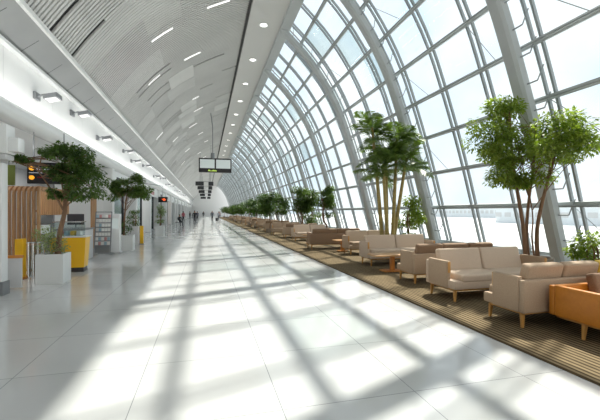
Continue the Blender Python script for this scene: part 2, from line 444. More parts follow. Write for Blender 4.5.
# wall-washer fixtures on the bulkhead
def washer():
    r=empty('wall_washer',(-4.5,0,5.0))
    MB().rbox((.04,0,0),(.08,.3,.2),.02).build('mounting_plate','grey',r)
    MB().tube([(.06,0,0),(.22,0,.06),(.36,.0,.04)],.03,8).build('bracket','grey',r)
    h=MB().hexa([(.26,-.2,-.10),(.58,-.2,-.02),(.58,.2,-.02),(.26,.2,-.10)],[(.26,-.2,.02),(.58,-.2,.1),(.58,.2,.1),(.26,.2,.02)]).build('lamp_head','grey',r)
    MB().hexa([(.29,-.17,-.098),(.55,-.17,-.034),(.55,.17,-.034),(.29,.17,-.098)],[(.29,-.17,-.09),(.55,-.17,-.02),(.55,.17,-.02),(.29,.17,-.09)]).build('lens','paper',h)
    return r
w0=washer()
WY=[11.3,14.0,17.0,22.0,24.2,28.5,34,39,44,50,56,62,70,78]
for i,y in enumerate(WY):
    o=w0 if i==0 else copy_tree(w0); o.location=(-4.5,y,5.0 if i%2 else 4.75)
    tag(o,'grey wall-mounted lamp on the white bulkhead, %s counting from the camera end'%ordp(i),'wall lamp','grey lamps along the white bulkhead')
# ------------------------------------------------------------------ sofas
def make_sofa(w,nc,fab,fabc,label,x,y,face,armfab=None,backh=.665,ctop=.855,D=.80,arm=.705,inset=.05,backleg=.10,cols=None):
    # local: seat faces -y; origin on the carpet under the centre
    root=empty('sofa',(0,0,0)); zb=.215
    MB().rbox((0,-.02,zb+.08),(w-.03,D-.06,.15),.03).build('seat_base',fab,root)
    MB().box(-w/2+.06,w/2-.06,D/2-.10,D/2-.06,zb-.03,zb+.01).box(-w/2+.06,w/2-.06,-D/2+.08,-D/2+.12,zb-.03,zb+.01).box(-w/2+.06,-w/2+.1,-D/2+.08,D/2-.06,zb-.03,zb+.01).box(w/2-.1,w/2-.06,-D/2+.08,D/2-.06,zb-.03,zb+.01).build('under_frame','leg',root)
    n=nc; cw=(w-.12-2*inset)/n
    for k in range(n):
        cx=-w/2+.06+inset+cw*(k+.5)
        MB().rbox((cx,-.075,.41),(cw-.012,D-.15,.13),.04,seg=3).build('seat_cushion',fab,root)
    MB().rbox((0,D/2-.04,(backh+zb)/2),(w,.085,backh-zb),.025,seg=3).build('backrest',fab,root)
    rot=Matrix.Rotation(R_(-15),3,'X'); hh=ctop-.42
    for k in range(n):
        cx=-w/2+.06+inset+cw*(k+.5)
        col=(cols[k] if cols else fabc)
        mb=MB(); mb.rbox((cx,D/2-.155,.43+hh/2),(cw-.02,.13,hh+.02),.045,rot,3)
        mb.build('back_cushion',col,root)
    for sx in (-1,1):
        ax=sx*(w/2-.035)
        MB().rbox((ax,.06,(arm+zb)/2),(.075,D-.29,arm-zb),.02,seg=3).build('armrest',armfab or fab,root)
        MB().rbox((ax,-D/2+.197,arm-.11),(.05,.015,.20),.006).build('wood_edge','leg',root)
    for sx in (-1,1):
        for sy,ins in ((-1,.1),(1,backleg)):
            px=sx*(w/2-.08); py=sy*(D/2-ins)
            MB().hexa([(px+a+sx*.01,py+b+sy*.01,0) for a,b in ((-.014,-.014),(.014,-.014),(.014,.014),(-.014,.014))],
                      [(px+a,py+b,zb-.02) for a,b in ((-.024,-.024),(.024,-.024),(.024,.024),(-.024,.024))]).build('leg','leg',root)
    root.location=(x+w/2,y+D/2,.012); 
    if face>0: root.rotation_euler=(0,0,PI)
    tag(root,label,'sofa','upholstered sofas along the carpet'); return root
# y = nearest edge; face<0 : seat towards the camera
make_sofa(2.1,2,'orange','fabric2','orange leather sofa at the right edge, nearest the camera',4.47,2.93,-1,backh=.61,ctop=.74,D=.92,arm=.62,inset=.48,backleg=.42)
make_sofa(2.2,3,'fabric','fabric','brown-beige sofa seen from behind, right behind the orange sofa',4.13,3.92,1,D=.76,cols=['mustard','fabric','fabric'])
make_sofa(2.25,2,'fabric_sunlit','fabric_sunlit','sunlit beige two-seat sofa facing the camera, in front of the big tree',4.19,5.38,-1,armfab='fabric',D=.86,inset=.1)  # sunlit tone painted on seat and cushions; armrests keep the plain beige
make_sofa(2.25,3,'fabric','fabric2','beige sofa seen from behind with three taupe cushions above its back',4.42,7.0,1)
make_sofa(2.3,2,'fabric_sunlit','fabric_sunlit','sunlit beige sofa facing the camera behind the pedestal coffee table',4.62,9.6,-1)
make_sofa(2.0,2,'fabric','fabric_sunlit','beige sofa facing the camera just behind the sunlit beige sofa by the palm',5.1,12.3,-1)
make_sofa(2.4,2,'fabric2','fabric2','brown sofa seen from behind, left of the palm',4.28,14.6,1)
make_sofa(2.1,2,'fabric_sunlit','fabric_sunlit','small sunlit beige sofa facing the camera between two brown ones',4.65,19.0,-1)
far=[(4.6,21.3,1,'tan sofa seen from behind in the middle distance'),(4.4,24.3,-1,'tan sofa left of the clipped round tree'),(4.6,29.0,1,'small tan sofa just beyond the round tree'),
(4.5,33,-1,'ninth sofa row along the carpet, facing the camera'),(4.6,38,1,'distant tan sofa, tenth row along the carpet'),(4.5,43,-1,'distant tan sofa, eleventh row along the carpet'),
(4.6,49,1,'distant tan sofa, twelfth row along the carpet'),(4.5,56,-1,'distant tan sofa, thirteenth row along the carpet'),(4.6,64,1,'distant tan sofa, fourteenth row along the carpet'),(4.5,74,-1,'furthest tan sofa on the carpet')]
for x,y,fc,l in far: make_sofa(2.2,3,'fabric','fabric2' if fc>0 else 'fabric',l,x,y,fc)
# tables
def table(x,y,w,d,label):
    r=empty('coffee_table',(x,y,.012))
    MB().rbox((0,0,.44),(w,d,.04),.012).build('tabletop','tabletop',r)
    MB().box(-.05,.05,-.05,.05,.03,.42).build('pedestal','orange_lam',r)
    MB().rbox((0,0,.015),(w*.5,d*.6,.03),.008).build('base_plate','orange_lam',r)
    tag(r,label,'table'); return r
table(4.85,8.75,1.2,.55,'low wooden coffee table on an orange pedestal before the sunlit beige sofa')
table(5.35,13.7,.7,.5,'small wooden table beside the brown sofa left of the palm')
table(5.1,17.4,.8,.5,'low table far along the carpet between sunlit beige and brown sofas')
# ------------------------------------------------------------------ plants
def leaves(mb,c,rad,n,size,rng,shell=.35,droop=.3,aspect=2.2):
    for _ in range(n):
        while True:
            p=Vector((rng.uniform(-1,1),rng.uniform(-1,1),rng.uniform(-1,1)))
            if p.length<=1 and p.length>=shell*rng.random(): break
        q=Vector((c[0]+p.x*rad[0],c[1]+p.y*rad[1],c[2]+p.z*rad[2]))
        d=Vector((p.x+rng.uniform(-.8,.8),p.y+rng.uniform(-.8,.8),p.z*.4+rng.uniform(-.7,.5)-droop)).normalized()
        u=d.cross(Vector((rng.uniform(-.6,.6),rng.uniform(-.6,.6),1))).normalized(); nn=u.cross(d)
        L=size*rng.uniform(.7,1.25); W=L/aspect
        tip=q+d*L; mid=q+d*L*.45
        a=mid+u*W*.5+nn*W*.15; b=mid-u*W*.5+nn*W*.15
        mb.add([q,a,tip,b,mid],[(0,4,1),(4,2,1),(0,3,4),(4,3,2)])
def trunk_tree(loc,stems,blobs,nleaf,lsize,lm,label,cat='tree',name='potted_tree',pot=None,seed=1,branches=14,group=None,bark='bark',asp=2.2):
    """stems: list of point lists (local), blobs: (centre, radii, weight)"""
    rng=random.Random(seed); r=empty(name,loc)
    if pot: pot(r)
    tops=[]
    for st in stems:
        pts,r0,r1=st; P=spline(pts,5); k=len(P)
        MB().tube(P,[r0+(r1-r0)*i/(k-1) for i in range(k)],9).build('trunk',bark,r); tops.append(P)
    mb=MB()
    for b in range(branches):
        P=rng.choice(tops); a=P[rng.randint(int(len(P)*.55),len(P)-1)]; c,rad,w=rng.choice([q for q in blobs if q[2]==1])
        e=Vector(c)+Vector((rng.uniform(-.8,.8)*rad[0],rng.uniform(-.8,.8)*rad[1],rng.uniform(-.5,.8)*rad[2]))
        m=a.lerp(e,.5)+Vector((0,0,.08)); rr=stems[0][2]
        mb.tube(spline([a,m,e],3),[rr*.6,rr*.55,rr*.5,rr*.4,rr*.3,rr*.25,rr*.2],5)
    mb.build('branches',bark,r)
    mb=MB(); W=sum(b[2] for b in blobs)
    for c,rad,w in blobs: leaves(mb,c,rad,int(nleaf*w/W),lsize,rng,aspect=asp)
    mb.build('foliage',lm,r)
    tag(r,label,cat,group); return r
def clump(cx,cz,rx,rz,ry,n,rng,r0,cy=0,wt=1):
    out=[]
    for _ in range(n):
        a=rng.uniform(0,2*PI); q=math.sqrt(rng.random()); zz=rng.uniform(-1,1)
        k=math.sqrt(max(0,1-zz*zz))
        out.append(((cx+rx*k*q*math.cos(a),cy+ry*k*q*math.sin(a),cz+rz*zz),(r0*rng.uniform(.7,1.2),)*2+(r0*rng.uniform(.5,.8),),wt))
    return out
def boxpot(w,d,h,m='planter'):
    def fn(r):
        p=MB(); t=.03
        p.box(-w/2,w/2,-d/2,-d/2+t,0,h); p.box(-w/2,w/2,d/2-t,d/2,0,h); p.box(-w/2,-w/2+t,-d/2+t,d/2-t,0,h); p.box(w/2-t,w/2,-d/2+t,d/2-t,0,h); p.box(-w/2+t,w/2-t,-d/2+t,d/2-t,0,.05)
        p.build('planter',m,r)
        MB().box(-w/2+t,w/2-t,-d/2+t,d/2-t,.05,h-.04).build('soil','soil',r)
    return fn
def roundpot(rad,h,m='planter_b'):
    def fn(r):
        MB().lathe([(rad*.9,0),(rad,.05),(rad,h),(rad-.05,h),(rad-.05,h-.07),(.001,h-.07)],n=32).build('planter',m,r)
        MB().lathe([(.001,h-.08),(rad-.06,h-.08),(rad-.06,h-.05),(.001,h-.04)],n=24).build('soil','soil',r)
    return fn
def addfol(root,blobs,n,size,m,seed,name='undergrowth',asp=2.2):
    rng=random.Random(seed); mb=MB(); W=len(blobs)
    for c,rad,w in blobs: leaves(mb,c,rad,int(n/W),size,rng,aspect=asp)
    mb.build(name,m,root)
# big tree at right
rng=random.Random(11)
bl=clump(-.56,3.36,.74,.72,.62,30,rng,.27,.05)+clump(-.2,3.02,.52,.5,.5,18,rng,.26,-1.0)+clump(-.78,2.7,.43,.42,.4,10,rng,.26)+clump(-.1,2.75,.42,.5,.45,12,rng,.26,-.35)+clump(-.3,2.25,.3,.2,.3,4,rng,.2)
trunk_tree((7.15,6.68,.012),[([(-.05,0,.4),(-.12,.0,1.2),(-.3,0,2.1),(-.4,.05,3.0),(-.5,0,3.9)],.05,.02),([(.08,.05,.4),(.02,.05,1.1),(.08,.05,1.8),(.05,-.1,2.6),(-.1,-.3,3.5)],.045,.018),
 ([(.18,-.1,.4),(.14,-.12,1.2),(.14,-.3,2.0),(.05,-.6,2.7),(-.15,-.9,3.3)],.05,.02),([(.05,-.15,.4),(-.04,-.15,1.0),(-.02,-.15,1.5),(-.1,-.1,2.2)],.022,.01)],bl,13500,.10,'leaf_l',
 'large leafy tree with four slender trunks in a round planter behind the sofas at right',pot=roundpot(.5,.56),seed=4,branches=36,asp=2.6)
# palm cluster
def palm(loc,stems,label,seed):
    rng=random.Random(seed); r=empty('potted_palm',loc); roundpot(.46,.55)(r)
    for (bx,by,tx,ty,h,nf,L) in stems:
        P=spline([(bx,by,.45),(bx+(tx-bx)*.3,by+(ty-by)*.3,h*.4),(bx+(tx-bx)*.7,by+(ty-by)*.7,h*.75),(tx,ty,h)],5)
        tr=MB().tube(P,[.075-.03*i/(len(P)-1) for i in range(len(P))],9).build('stem','bamboo',r)
        fr=MB()
        for k in range(nf):
            az=2*PI*k/nf+rng.uniform(-.4,.4); el=rng.uniform(.15,1.25); l=L*rng.uniform(.75,1.15)
            d=Vector((math.cos(az)*math.cos(el),math.sin(az)*math.cos(el),math.sin(el)))
            base=Vector((tx,ty,h-rng.uniform(0,.5))); pts=[]
            for q in range(9):
                t=q/8; pts.append(base+d*l*t+Vector((0,0,-1))*l*.55*t*t*math.cos(el))
            fr.tube(pts,[.014-.011*q/8 for q in range(9)],4)
            for q in range(3,60):
                t=q/60; i=min(7,int(t*8)); p=pts[i].lerp(pts[i+1],t*8-i); tg=(pts[i+1]-pts[i]).normalized()
                side=tg.cross(Vector((0,0,1))).normalized(); ll=.44*math.sin(PI*min(1,t*.9+.12))**.7*rng.uniform(.8,1.1)*L
                for s in (-1,1):
                    dd=(side*s+tg*.75+Vector((0,0,rng.uniform(-.55,.05)))).normalized(); w=.015
                    m=p+dd*ll*.5; e=p+dd*ll+Vector((0,0,-.04))
                    fr.add([p,m+tg*w,e,m-tg*w],[(0,1,2,3)])
        fr.build('fronds','leaf_p',r)
    tag(r,label,'palm'); return r
palm((6.15,11.36,.012),[(-.22,0,-.62,.0,4.5,11,1.0),(0,.1,-.1,.0,3.75,13,1.2),(.1,-.1,.22,-.2,4.1,13,1.15),(.2,.05,.5,-.35,3.45,13,1.1),(-.1,-.15,-.42,-.4,3.2,12,1.1)],'tall palm cluster with several yellowish stems in a planter behind the sofas',5)
# other right side plants
def bush(loc,pot,h,rx,n,size,m,label,seed,cat='plant',name='potted_shrub',z0=.5,tr=.02):
    rng=random.Random(seed)
    bl=clump(0,(h+z0)/2+.1,rx,(h-z0)/2,rx,12,rng,rx*.5)
    st=[([(rng.uniform(-.08,.08),rng.uniform(-.08,.08),z0-.15),(rng.uniform(-.1,.1),rng.uniform(-.1,.1),(h+z0)/2),(rng.uniform(-.3,.3)*rx,rng.uniform(-.3,.3)*rx,h*.9)],tr,tr*.4) for _ in range(4)]
    return trunk_tree(loc,st,bl,n,size,m,label,cat,name,pot,seed,8)
bush((7.25,11.8,.012),roundpot(.35,.5),1.95,.5,1700,.14,'leaf_l','bright green leafy bush in a round pot, right of the palm',21)
bush((7.55,5.55,.012),roundpot(.33,.5),1.05,.36,1100,.1,'leaf_l','small bright green bush at the right edge behind the sofas',22)
def roundtree(loc,w,h0,h1,n,size,m,label,seed,stems=1,pot=None,name='potted_tree',z0=.3):
    rng=random.Random(seed)
    bl=clump(0,(h0+h1)/2,w*.36,(h1-h0)*.38,w*.36,18,rng,w*.19)
    st=[]
    for s in range(stems):
        x=rng.uniform(-.12,.12)*(stems>1); 
        st.append(([(x,0,z0),(x*1.5+.03,.02,(z0+h0)*.5),(x*3-.03,0,h0),(x*4,0,(h0+h1)/2+.2)],.05,.02))
    return trunk_tree(loc,st,bl,n,size,m,label,'tree',name,pot,seed,12)
roundtree((7.1,20.4,.012),1.4,1.15,3.25,3800,.13,'leaf_m','bushy green tree in a planter, just left of the palm',31,3,roundpot(.5,.5),z0=.4)
roundtree((6.25,23.2,.012),2.1,1.5,3.6,4600,.16,'leaf_m','bushy green tree, second to the left of the palm',32,3,roundpot(.4,.5),z0=.4)
bush((7.3,24.6,.012),roundpot(.45,.5),1.95,.62,1500,.15,'leaf_p','low fern-like plant between the bushy trees left of the palm',33)
roundtree((4.75,27.3,.012),2.5,1.3,3.05,5200,.14,'leaf_d','dark round-crowned tree on a single thin trunk among the sofas',34,1,roundpot(.3,.32),z0=.25)
roundtree((6.4,31.5,.012),2.2,1.3,3.2,2600,.17,'leaf_d','dark tree half hidden behind the round-crowned tree',35,2,roundpot(.4,.4))
RT=[(4.95,36,2.5,1.3,3.0),(4.8,40.8,2.7,1.4,3.0),(5.0,52.6,2.6,1.3,2.9),(4.9,60.5,2.8,1.3,2.9),(5.0,69.5,2.8,1.2,2.8),(5.0,78,3,1.2,2.9),(5.0,90,3,1.2,2.9),(5,104,3.4,1.2,2.9)]
for i,(x,y,w,a,b) in enumerate(RT):
    roundtree((x,y,.012),w,a,b,1800,.2,'leaf_d','dark round tree far along the carpet, %s beyond the nearest round-crowned one'%(['first','second','third','fourth','fifth','sixth','seventh','eighth'][i]),40+i,1,roundpot(.3,.35))
# left trees
rng=random.Random(5)
bl=clump(.4,2.7,.5,.36,.5,24,rng,.22)+clump(.6,2.25,.42,.4,.45,16,rng,.2)+clump(.3,2.25,.25,.35,.4,7,rng,.18)+clump(.12,2.6,.15,.2,.3,5,rng,.14)+clump(.0,2.0,.2,.1,.2,3,rng,.1)+clump(.15,3.05,.4,.1,.3,5,rng,.13)+clump(-.1,2.97,.2,.06,.2,4,rng,.12)+clump(-.6,2.82,.3,.05,.1,7,rng,.09,0,.5)
t1=trunk_tree((-3.36,9.36,0),[([(.08,0,.55),(.12,0,1.1),(.22,0,1.6),(.25,0,2.1),(.3,0,2.6)],.062,.03),([(.22,0,1.6),(.0,.02,2.0),(-.4,.0,2.62),(-.9,.0,2.78)],.025,.008)],bl,8500,.085,'leaf_d','dark green tree in the nearest white square planter, left of the yellow cart',pot=boxpot(.54,.5,.66),seed=6,branches=26)
addfol(t1,[((-.05,0,.92),(.3,.22,.26),1),((-.15,-.05,1.1),(.25,.2,.2),1),((.02,.1,.8),(.25,.2,.15),1)],1100,.06,'leaf_v',8)
rng=random.Random(9)
bl=clump(.08,2.75,.75,.42,.5,16,rng,.24)+clump(.55,2.4,.4,.25,.4,8,rng,.2)+clump(-.4,2.5,.35,.35,.4,6,rng,.2)
t2=trunk_tree((-3.2,16.4,0),[([(-.12,0,.5),(-.1,0,1.2),(-.05,0,1.9),(.05,0,2.8)],.045,.02)],bl,6000,.10,'leaf_m','green tree in the white planter beside the white kiosk',pot=boxpot(.54,.5,.64),seed=7,branches=18)
addfol(t2,[((0,0,.95),(.22,.2,.3),1)],300,.09,'leaf_d',9)
bush((-3.42,19.4,0),boxpot(.34,.4,.9,'lightgrey'),1.65,.24,320,.12,'leaf_m','leafy plant in a tall narrow grey planter beside a yellow panel',51,z0=.9)
bush((-2.97,25.6,0),boxpot(.52,.5,.7),1.95,.3,420,.15,'leaf_v','thin reddish-green plant in a white planter under the small red sign',52,z0=.7)
# ------------------------------------------------------------------ left side furniture
def part(n,m,p,*b): return MB().box(*b).build(n,m,p)
r=empty('pillar',(-3.87,8.2,0)); tag(r,'slim white pillar with a boxy white head at the left edge','pillar')
MB().rbox((0,0,1.4),(.2,.22,2.3),.02).build('shaft','white',r)
MB().rbox((.0,0,2.66),(.36,.34,.1),.02).build('collar','lightgrey',r)
MB().rbox((-.05,0,3.0),(.5,.34,.56),.03).build('head','white',r)
MB().rbox((.28,0,2.9),(.2,.26,.28),.03).build('side_box','white_gloss',r)
part('foot','grey',r,-.12,.12,-.13,.13,0,.26)
r=empty('low_barrier',(-4.0,8.75,0)); tag(r,'low pale glass barrier with an orange top rail at the left edge','barrier')
MB().rbox((0,0,.33),(.56,.05,.62),.01).build('panel','lightgrey',r); MB().rbox((0,0,.67),(.6,.09,.06),.015).build('rail','orange_lam',r)
# slatted timber screens
def slats(name,label,x,y,n,dx,dy,z0,z1,w,d,curve=True):
    r=empty(name,(x,y,0)); tag(r,label,'screen')
    for k in range(n):
        cx,cy=dx*k,dy*k
        if curve:
            P=[Vector((cx,cy,z0)),Vector((cx,cy,(z0+z1)/2)),Vector((cx,cy,z1-.2))]+[Vector((cx,cy+.2-.2*math.cos(a),z1-.2+.2*math.sin(a))) for a in (R_(30),R_(60),R_(90))]+[Vector((cx,cy+.7,z1))]
            mb=MB()
            for q in range(len(P)-1):
                a,b=P[q],P[q+1]
                mb.hexa([(a.x-w/2,a.y,a.z),(a.x+w/2,a.y,a.z),(a.x+w/2,a.y+d*(b.z-a.z>.01),a.z-(d if b.z-a.z<.01 else 0)),(a.x-w/2,a.y+d*(b.z-a.z>.01),a.z-(d if b.z-a.z<.01 else 0))],
                        [(b.x-w/2,b.y,b.z),(b.x+w/2,b.y,b.z),(b.x+w/2,b.y+d*(b.z-a.z>.01),b.z-(d if b.z-a.z<.01 else 0)),(b.x-w/2,b.y+d*(b.z-a.z>.01),b.z-(d if b.z-a.z<.01 else 0))])
            mb.build('slat','wood',r)
        else: MB().rbox((cx,cy,(z0+z1)/2),(w if dx else d,w if dy else d,z1-z0),.008).build('slat','wood',r)
    if dx: part('rail','warm',r,-.03,dx*(n-1)+.03,.09,.12,z0+.1,z0+.16)
    else: part('rail','warm',r,-.1,-.07,-.03,dy*(n-1)+.03,z0+.1,z0+.16)
    return r
slats('timber_screen','curved vertical timber slat screen at the left edge behind the pillar',-5.2,10.3,12,.105,0,.02,2.25,.05,.1)
slats('timber_screen','long timber slat screen behind the dark green tree',-5.0,12.8,16,0,.16,1.5,2.4,.06,.08,False)
slats('timber_screen','small dark timber slat panel between the two left trees',-4.75,17.2,6,0,.12,.02,2.45,.08,.06,False)
r=empty('yellow_post',(-4.28,10.0,0)); tag(r,'upright amber yellow panel standing at the end of the timber screen','post')
MB().rbox((0,0,.49),(.16,.2,.94),.01).build('panel','yellow',r); MB().rbox((-.15,.02,.03),(.5,.26,.05),.01).build('base','orange_lam',r)
r=empty('queue_barrier',(-3.98,9.95,0)); tag(r,'steel and dark glass barrier between the amber panel and the nearest planter','barrier')
for k in range(4): MB().tube([(-.12+.1*k,0,0),(-.12+.1*k,0,.86)],.018,8).build('post','chrome',r)
MB().tube([(-.15,0,.87),(.25,0,.87)],.022,8).build('rail','chrome',r); part('panel','glass2',r,-.12,.18,.02,.03,.05,.8)
r=empty('small_monitor',(-4.0,10.5,0)); tag(r,'small silver monitor on a stand behind the nearest planter','monitor')
MB().rbox((0,0,1.16),(.36,.05,.28),.015).build('screen','grey',r); part('display','screen',r,-.155,.155,-.03,-.024,1.05,1.27); MB().tube([(0,.02,0),(0,.02,1.02)],.03,8).build('stand','chrome',r)
# yellow cart
r=empty('yellow_cart',(-3.53,11.0,0)); tag(r,'bright yellow vending cart with a glass case on top, behind the nearest planter','cart')
bt=[(-.4,-.22,.12),(.37,-.22,.12),(.34,.22,.12),(-.4,.22,.12)]; tp=[(-.42,-.26,.92),(.42,-.26,.92),(.39,.26,.92),(-.42,.26,.92)]
MB().hexa(bt,tp).build('body','yellow',r); MB().hexa([(x*.98,y*.98,0) for x,y,z in bt],[(x*.96,y*.96,.12) for x,y,z in bt]).build('plinth','darkmetal',r)
MB().rbox((0,0,.94),(.86,.54,.03),.01).build('counter_top','white',r)
g=MB().box(-.36,.28,-.2,.2,.96,1.32).build('display_case','glass2',r); part('case_lid','chrome',g,-.38,.3,-.22,.22,1.32,1.345)
for k in range(4): MB().rbox((-.25+.15*k,0,1.03),(.1,.2,.12),.02).build('goods',['paper_r','paper_b','mustard','paper'][k],g)
r=empty('service_counter',(-4.25,13.6,0)); tag(r,'grey service counter between the yellow cart and the brochure rack','counter')
MB().rbox((0,0,.5),(.8,1.1,1.0),.02).build('body','lightgrey',r); MB().rbox((0,0,1.03),(.86,1.16,.05),.015).build('worktop','grey',r)
r=empty('dark_monitor',(-4.2,13.5,1.055)); tag(r,'dark monitor standing on the grey service counter','monitor')
MB().rbox((0,0,.3),(.5,.05,.36),.015).build('screen','darkmetal',r); MB().lathe([(.12,0),(.12,.02),(.02,.03),(.02,.12)],n=16).build('stand','grey',r)
# brochure rack (leans back)
r=empty('brochure_rack',(-3.72,14.75,0)); tag(r,'leaning brochure rack full of leaflets left of the white kiosk','rack')
rk=Matrix.Rotation(R_(-9),3,'X')
def lean(p): return rk@Vector(p)
mb=MB()
for s in (-1,1): mb.tube([lean((s*.27,0,.02)),lean((s*.27,0,1.62))],.018,8)
mb.tube([lean((-.27,0,1.62)),lean((.27,0,1.62))],.018,8); mb.build('frame','grey',r)
mb=MB(); mb.tube([(-.27,.0,.03),(-.27,.45,.03)],.018,8); mb.tube([(.27,0,.03),(.27,.45,.03)],.018,8); mb.tube([(-.27,.43,.03),(.27,.43,.03)],.018,8); mb.build('foot','grey',r)
MB().rbox(lean((0,.02,.85)),(.52,.015,1.5),.004,rk).build('back_board','lightgrey',r)
for q in range(7):
    z=.42+.17*q
    tr=MB().rbox(lean((0,-.03,z-.06)),(.52,.07,.02),.004,rk).build('shelf','grey',r)
    for k in range(5):
        MB().rbox(lean((-.2+.1*k,-.035,z+.01)),(.082,.008,.12),.001,rk).build('leaflet',R.choice(['paper','paper_b','paper','paper_r','paper','lightgrey']),tr)
MB().rbox(lean((0,-.01,.22)),(.5,.02,.26),.004,rk).build('poster','grey',r)
# white kiosk
r=empty('info_kiosk',(-3.42,15.45,0)); tag(r,'slim white kiosk between the brochure rack and the second white planter','kiosk')
MB().rbox((0,0,.78),(.36,.3,1.5),.03).build('body','white_gloss',r); part('screen','screen',r,-.13,.13,-.158,-.149,.95,1.35); MB().rbox((0,0,.03),(.42,.4,.06),.02).build('base','lightgrey',r)
r=empty('yellow_sign_panel',(-3.1,19.35,0)); tag(r,'narrow upright yellow panel right of the tall narrow planter','panel')
MB().rbox((0,0,.46),(.17,.06,.9),.01).build('board','yellow',r); MB().rbox((0,0,.015),(.24,.25,.03),.008).build('base','grey',r)
# olive panel and black sign
r=empty('olive_board',(-4.86,10.75,2.54)); tag(r,'small olive green board above the curved timber screen','board')
MB().rbox((0,0,0),(.27,.04,.52),.008).build('face','olive',r); MB().tube([(0,0,.25),(0,0,1.24)],.012,6).build('hanger','grey',r)
r=empty('direction_sign',(-4.02,10.9,0)); tag(r,'black illuminated sign with orange and green marks hanging over the timber screen','sign')
MB().rbox((0,0,2.62),(.98,.08,.56),.015).build('casing','black',r)
for s in (-1,1): MB().tube([(s*.35,0,2.88),(s*.35,0,3.7)],.014,6).build('hanger','grey',r)
def ico(x,z,m,kind):
    mb=MB()
    if kind=='round':
        mb.lathe([(.001,0),(.055,0),(.055,.006),(.001,.006)],n=16); mb.v=[(x+v[0]*1.15,-.041-v[2],z+v[1]) for v in mb.v]
        mb.box(x-.055,x+.0,-.046,-.041,z+.02,z+.05)
    else: mb.rbox((x,-.043,z),(.1,.006,.075),.002)
    mb.build('pictogram',m,r)
ico(-.38,2.74,'g_orange','round'); ico(-.24,2.74,'g_white','sq'); ico(-.38,2.5,'g_orange','round')
def textline(x0,x1,z,h,m,seed):
    rng=random.Random(seed); mb=MB(); x=x0
    while x<x1:
        w=rng.uniform(.012,.03); mb.box(x,x+w*.4,-.046,-.041,z,z+h); mb.box(x,x+w,-.046,-.041,z+(h*.4 if rng.random()<.5 else h*.8),z+(h*.6 if rng.random()<.5 else h)); x+=w+.008
    mb.build('lettering',m,r)
textline(-.15,.08,2.76,.028,'g_green',1); textline(-.15,.08,2.705,.022,'g_white',2); textline(.13,.3,2.76,.035,'g_green',3); textline(.13,.3,2.71,.028,'g_green',4)
textline(-.25,.02,2.49,.03,'g_red',5); textline(.2,.3,2.5,.04,'g_green',6)
MB().box(-.44,.44,-.045,-.041,2.622,2.63).build('divider','g_white',r)
r=empty('blade_sign',(-2.75,25.2,0)); tag(r,'small black sign with a red-orange mark above the planter with the reddish plant','sign')
MB().rbox((0,0,2.42),(.56,.08,.36),.01).build('casing','black',r); MB().tube([(0,0,2.58),(0,0,3.3),(-1.38,0,3.5)],.02,6).build('bracket','grey',r)
MB().box(.03,.13,-.046,-.04,2.34,2.5).box(.13,.19,-.046,-.04,2.37,2.44).box(-.05,.03,-.046,-.04,2.4,2.46).build('mark','g_red2',r)
# shops along the wall
def shop(i,y,L):
    r=empty('shop_front',(-4.55,y,0)); rng=random.Random(100+i)
    tag(r,'white framed glass shop front along the left wall, %s counting from the camera end'%ordp(i),'shop','shop fronts along the left wall')
    MB().rbox((.1,.2,1.84),(.4,.4,3.66),.03).build('pillar','white',r)
    part('header','white',r,-.15,.08,.4,L,2.95,3.68)
    part('frame','grey',r,-.1,.02,.4,.52,.0,2.95); part('frame','darkmetal',r,-.1,.02,L*.62,L*.62+.1,0,2.95)
    part('glass','glass2',r,-.05,-.035,.52,L*.62,.1,2.95); part('plinth','grey',r,-.1,.0,.52,L*.62,0,.1)
    part('back_wall',rng.choice(['warm','grey','lightgrey','darkmetal','paper']),r,-2.2,-2.1,.1,L-.05,0,3.66)
    part('side_wall','white',r,-2.1,-.1,.02,.12,0,3.66)
    for k in range(rng.randint(3,5)):
        m=rng.choice(['pink','paper','darkmetal','paper_r','warm','paper_b','darkmetal'])
        yy=.8+k*(L-1.4)/5; hh=rng.uniform(.9,2.1)
        d=MB().rbox((-.75,yy,hh/2),(.5,.55,hh),.02).build('display_unit',m,r)
    part('fascia_sign',rng.choice(['darkmetal','paper_r','lightgrey','grey']),r,.08,.11,L*.3,L*.6,3.1,3.4)
y=18.6; i=0
while y<120:
    L=6 if y<60 else 9; shop(i,y,min(L,126-y)); y+=L; i+=1
# ------------------------------------------------------------------ hanging signs
r=empty('hanging_display',(0.72,29.6,0)); tag(r,'black hanging sign box with two pale blank screens','sign')
MB().rbox((0,0,5.32),(2.55,.22,1.14),.03).build('casing','black',r)
for s in (-1,1): part('screen','screen',r,s*.62-.56,s*.62+.56,-.125,-.11,5.08,5.78)
MB().tube([(-.2,0,5.85),(-.2,0,6.3)],.16,10).build('mount','grey',r); MB().tube([(-.2,0,6.3),(-.2,0,8.4),(-.35,0,9.5)],.03,8).build('hanger','grey',r)
rng=random.Random(2); mb=MB(); x=-.55
while x<.05: mb.box(x,x+.06,-.118,-.111,4.84,4.84+rng.uniform(.05,.12)); x+=.085
mb.build('lettering','g_green',r)
for i,(y,w) in enumerate([(46,1.1),(54,1.0),(64,1.1),(76,1.1),(92,1.4)]):
    r=empty('hanging_signboard',(-.1+.002*y,y,0)); tag(r,'dark overhead signboard far down the concourse, %s after the twin-screen sign'%(['first','second','third','fourth','fifth'][i]),'sign')
    for s,wd in ((-.75,.9),(.6,.55)): MB().rbox((s,0,5.1),(wd*w,.15,.5),.02).build('panel','darkmetal',r)
    MB().tube([(-.9,0,5.35),(.8,0,5.35)],.03,6).build('rail','grey',r)
    for s in (-.7,.6): MB().tube([(s,0,5.35),(s,0,8.9 if s<0 else 9.9)],.02,6).build('hanger','grey',r)
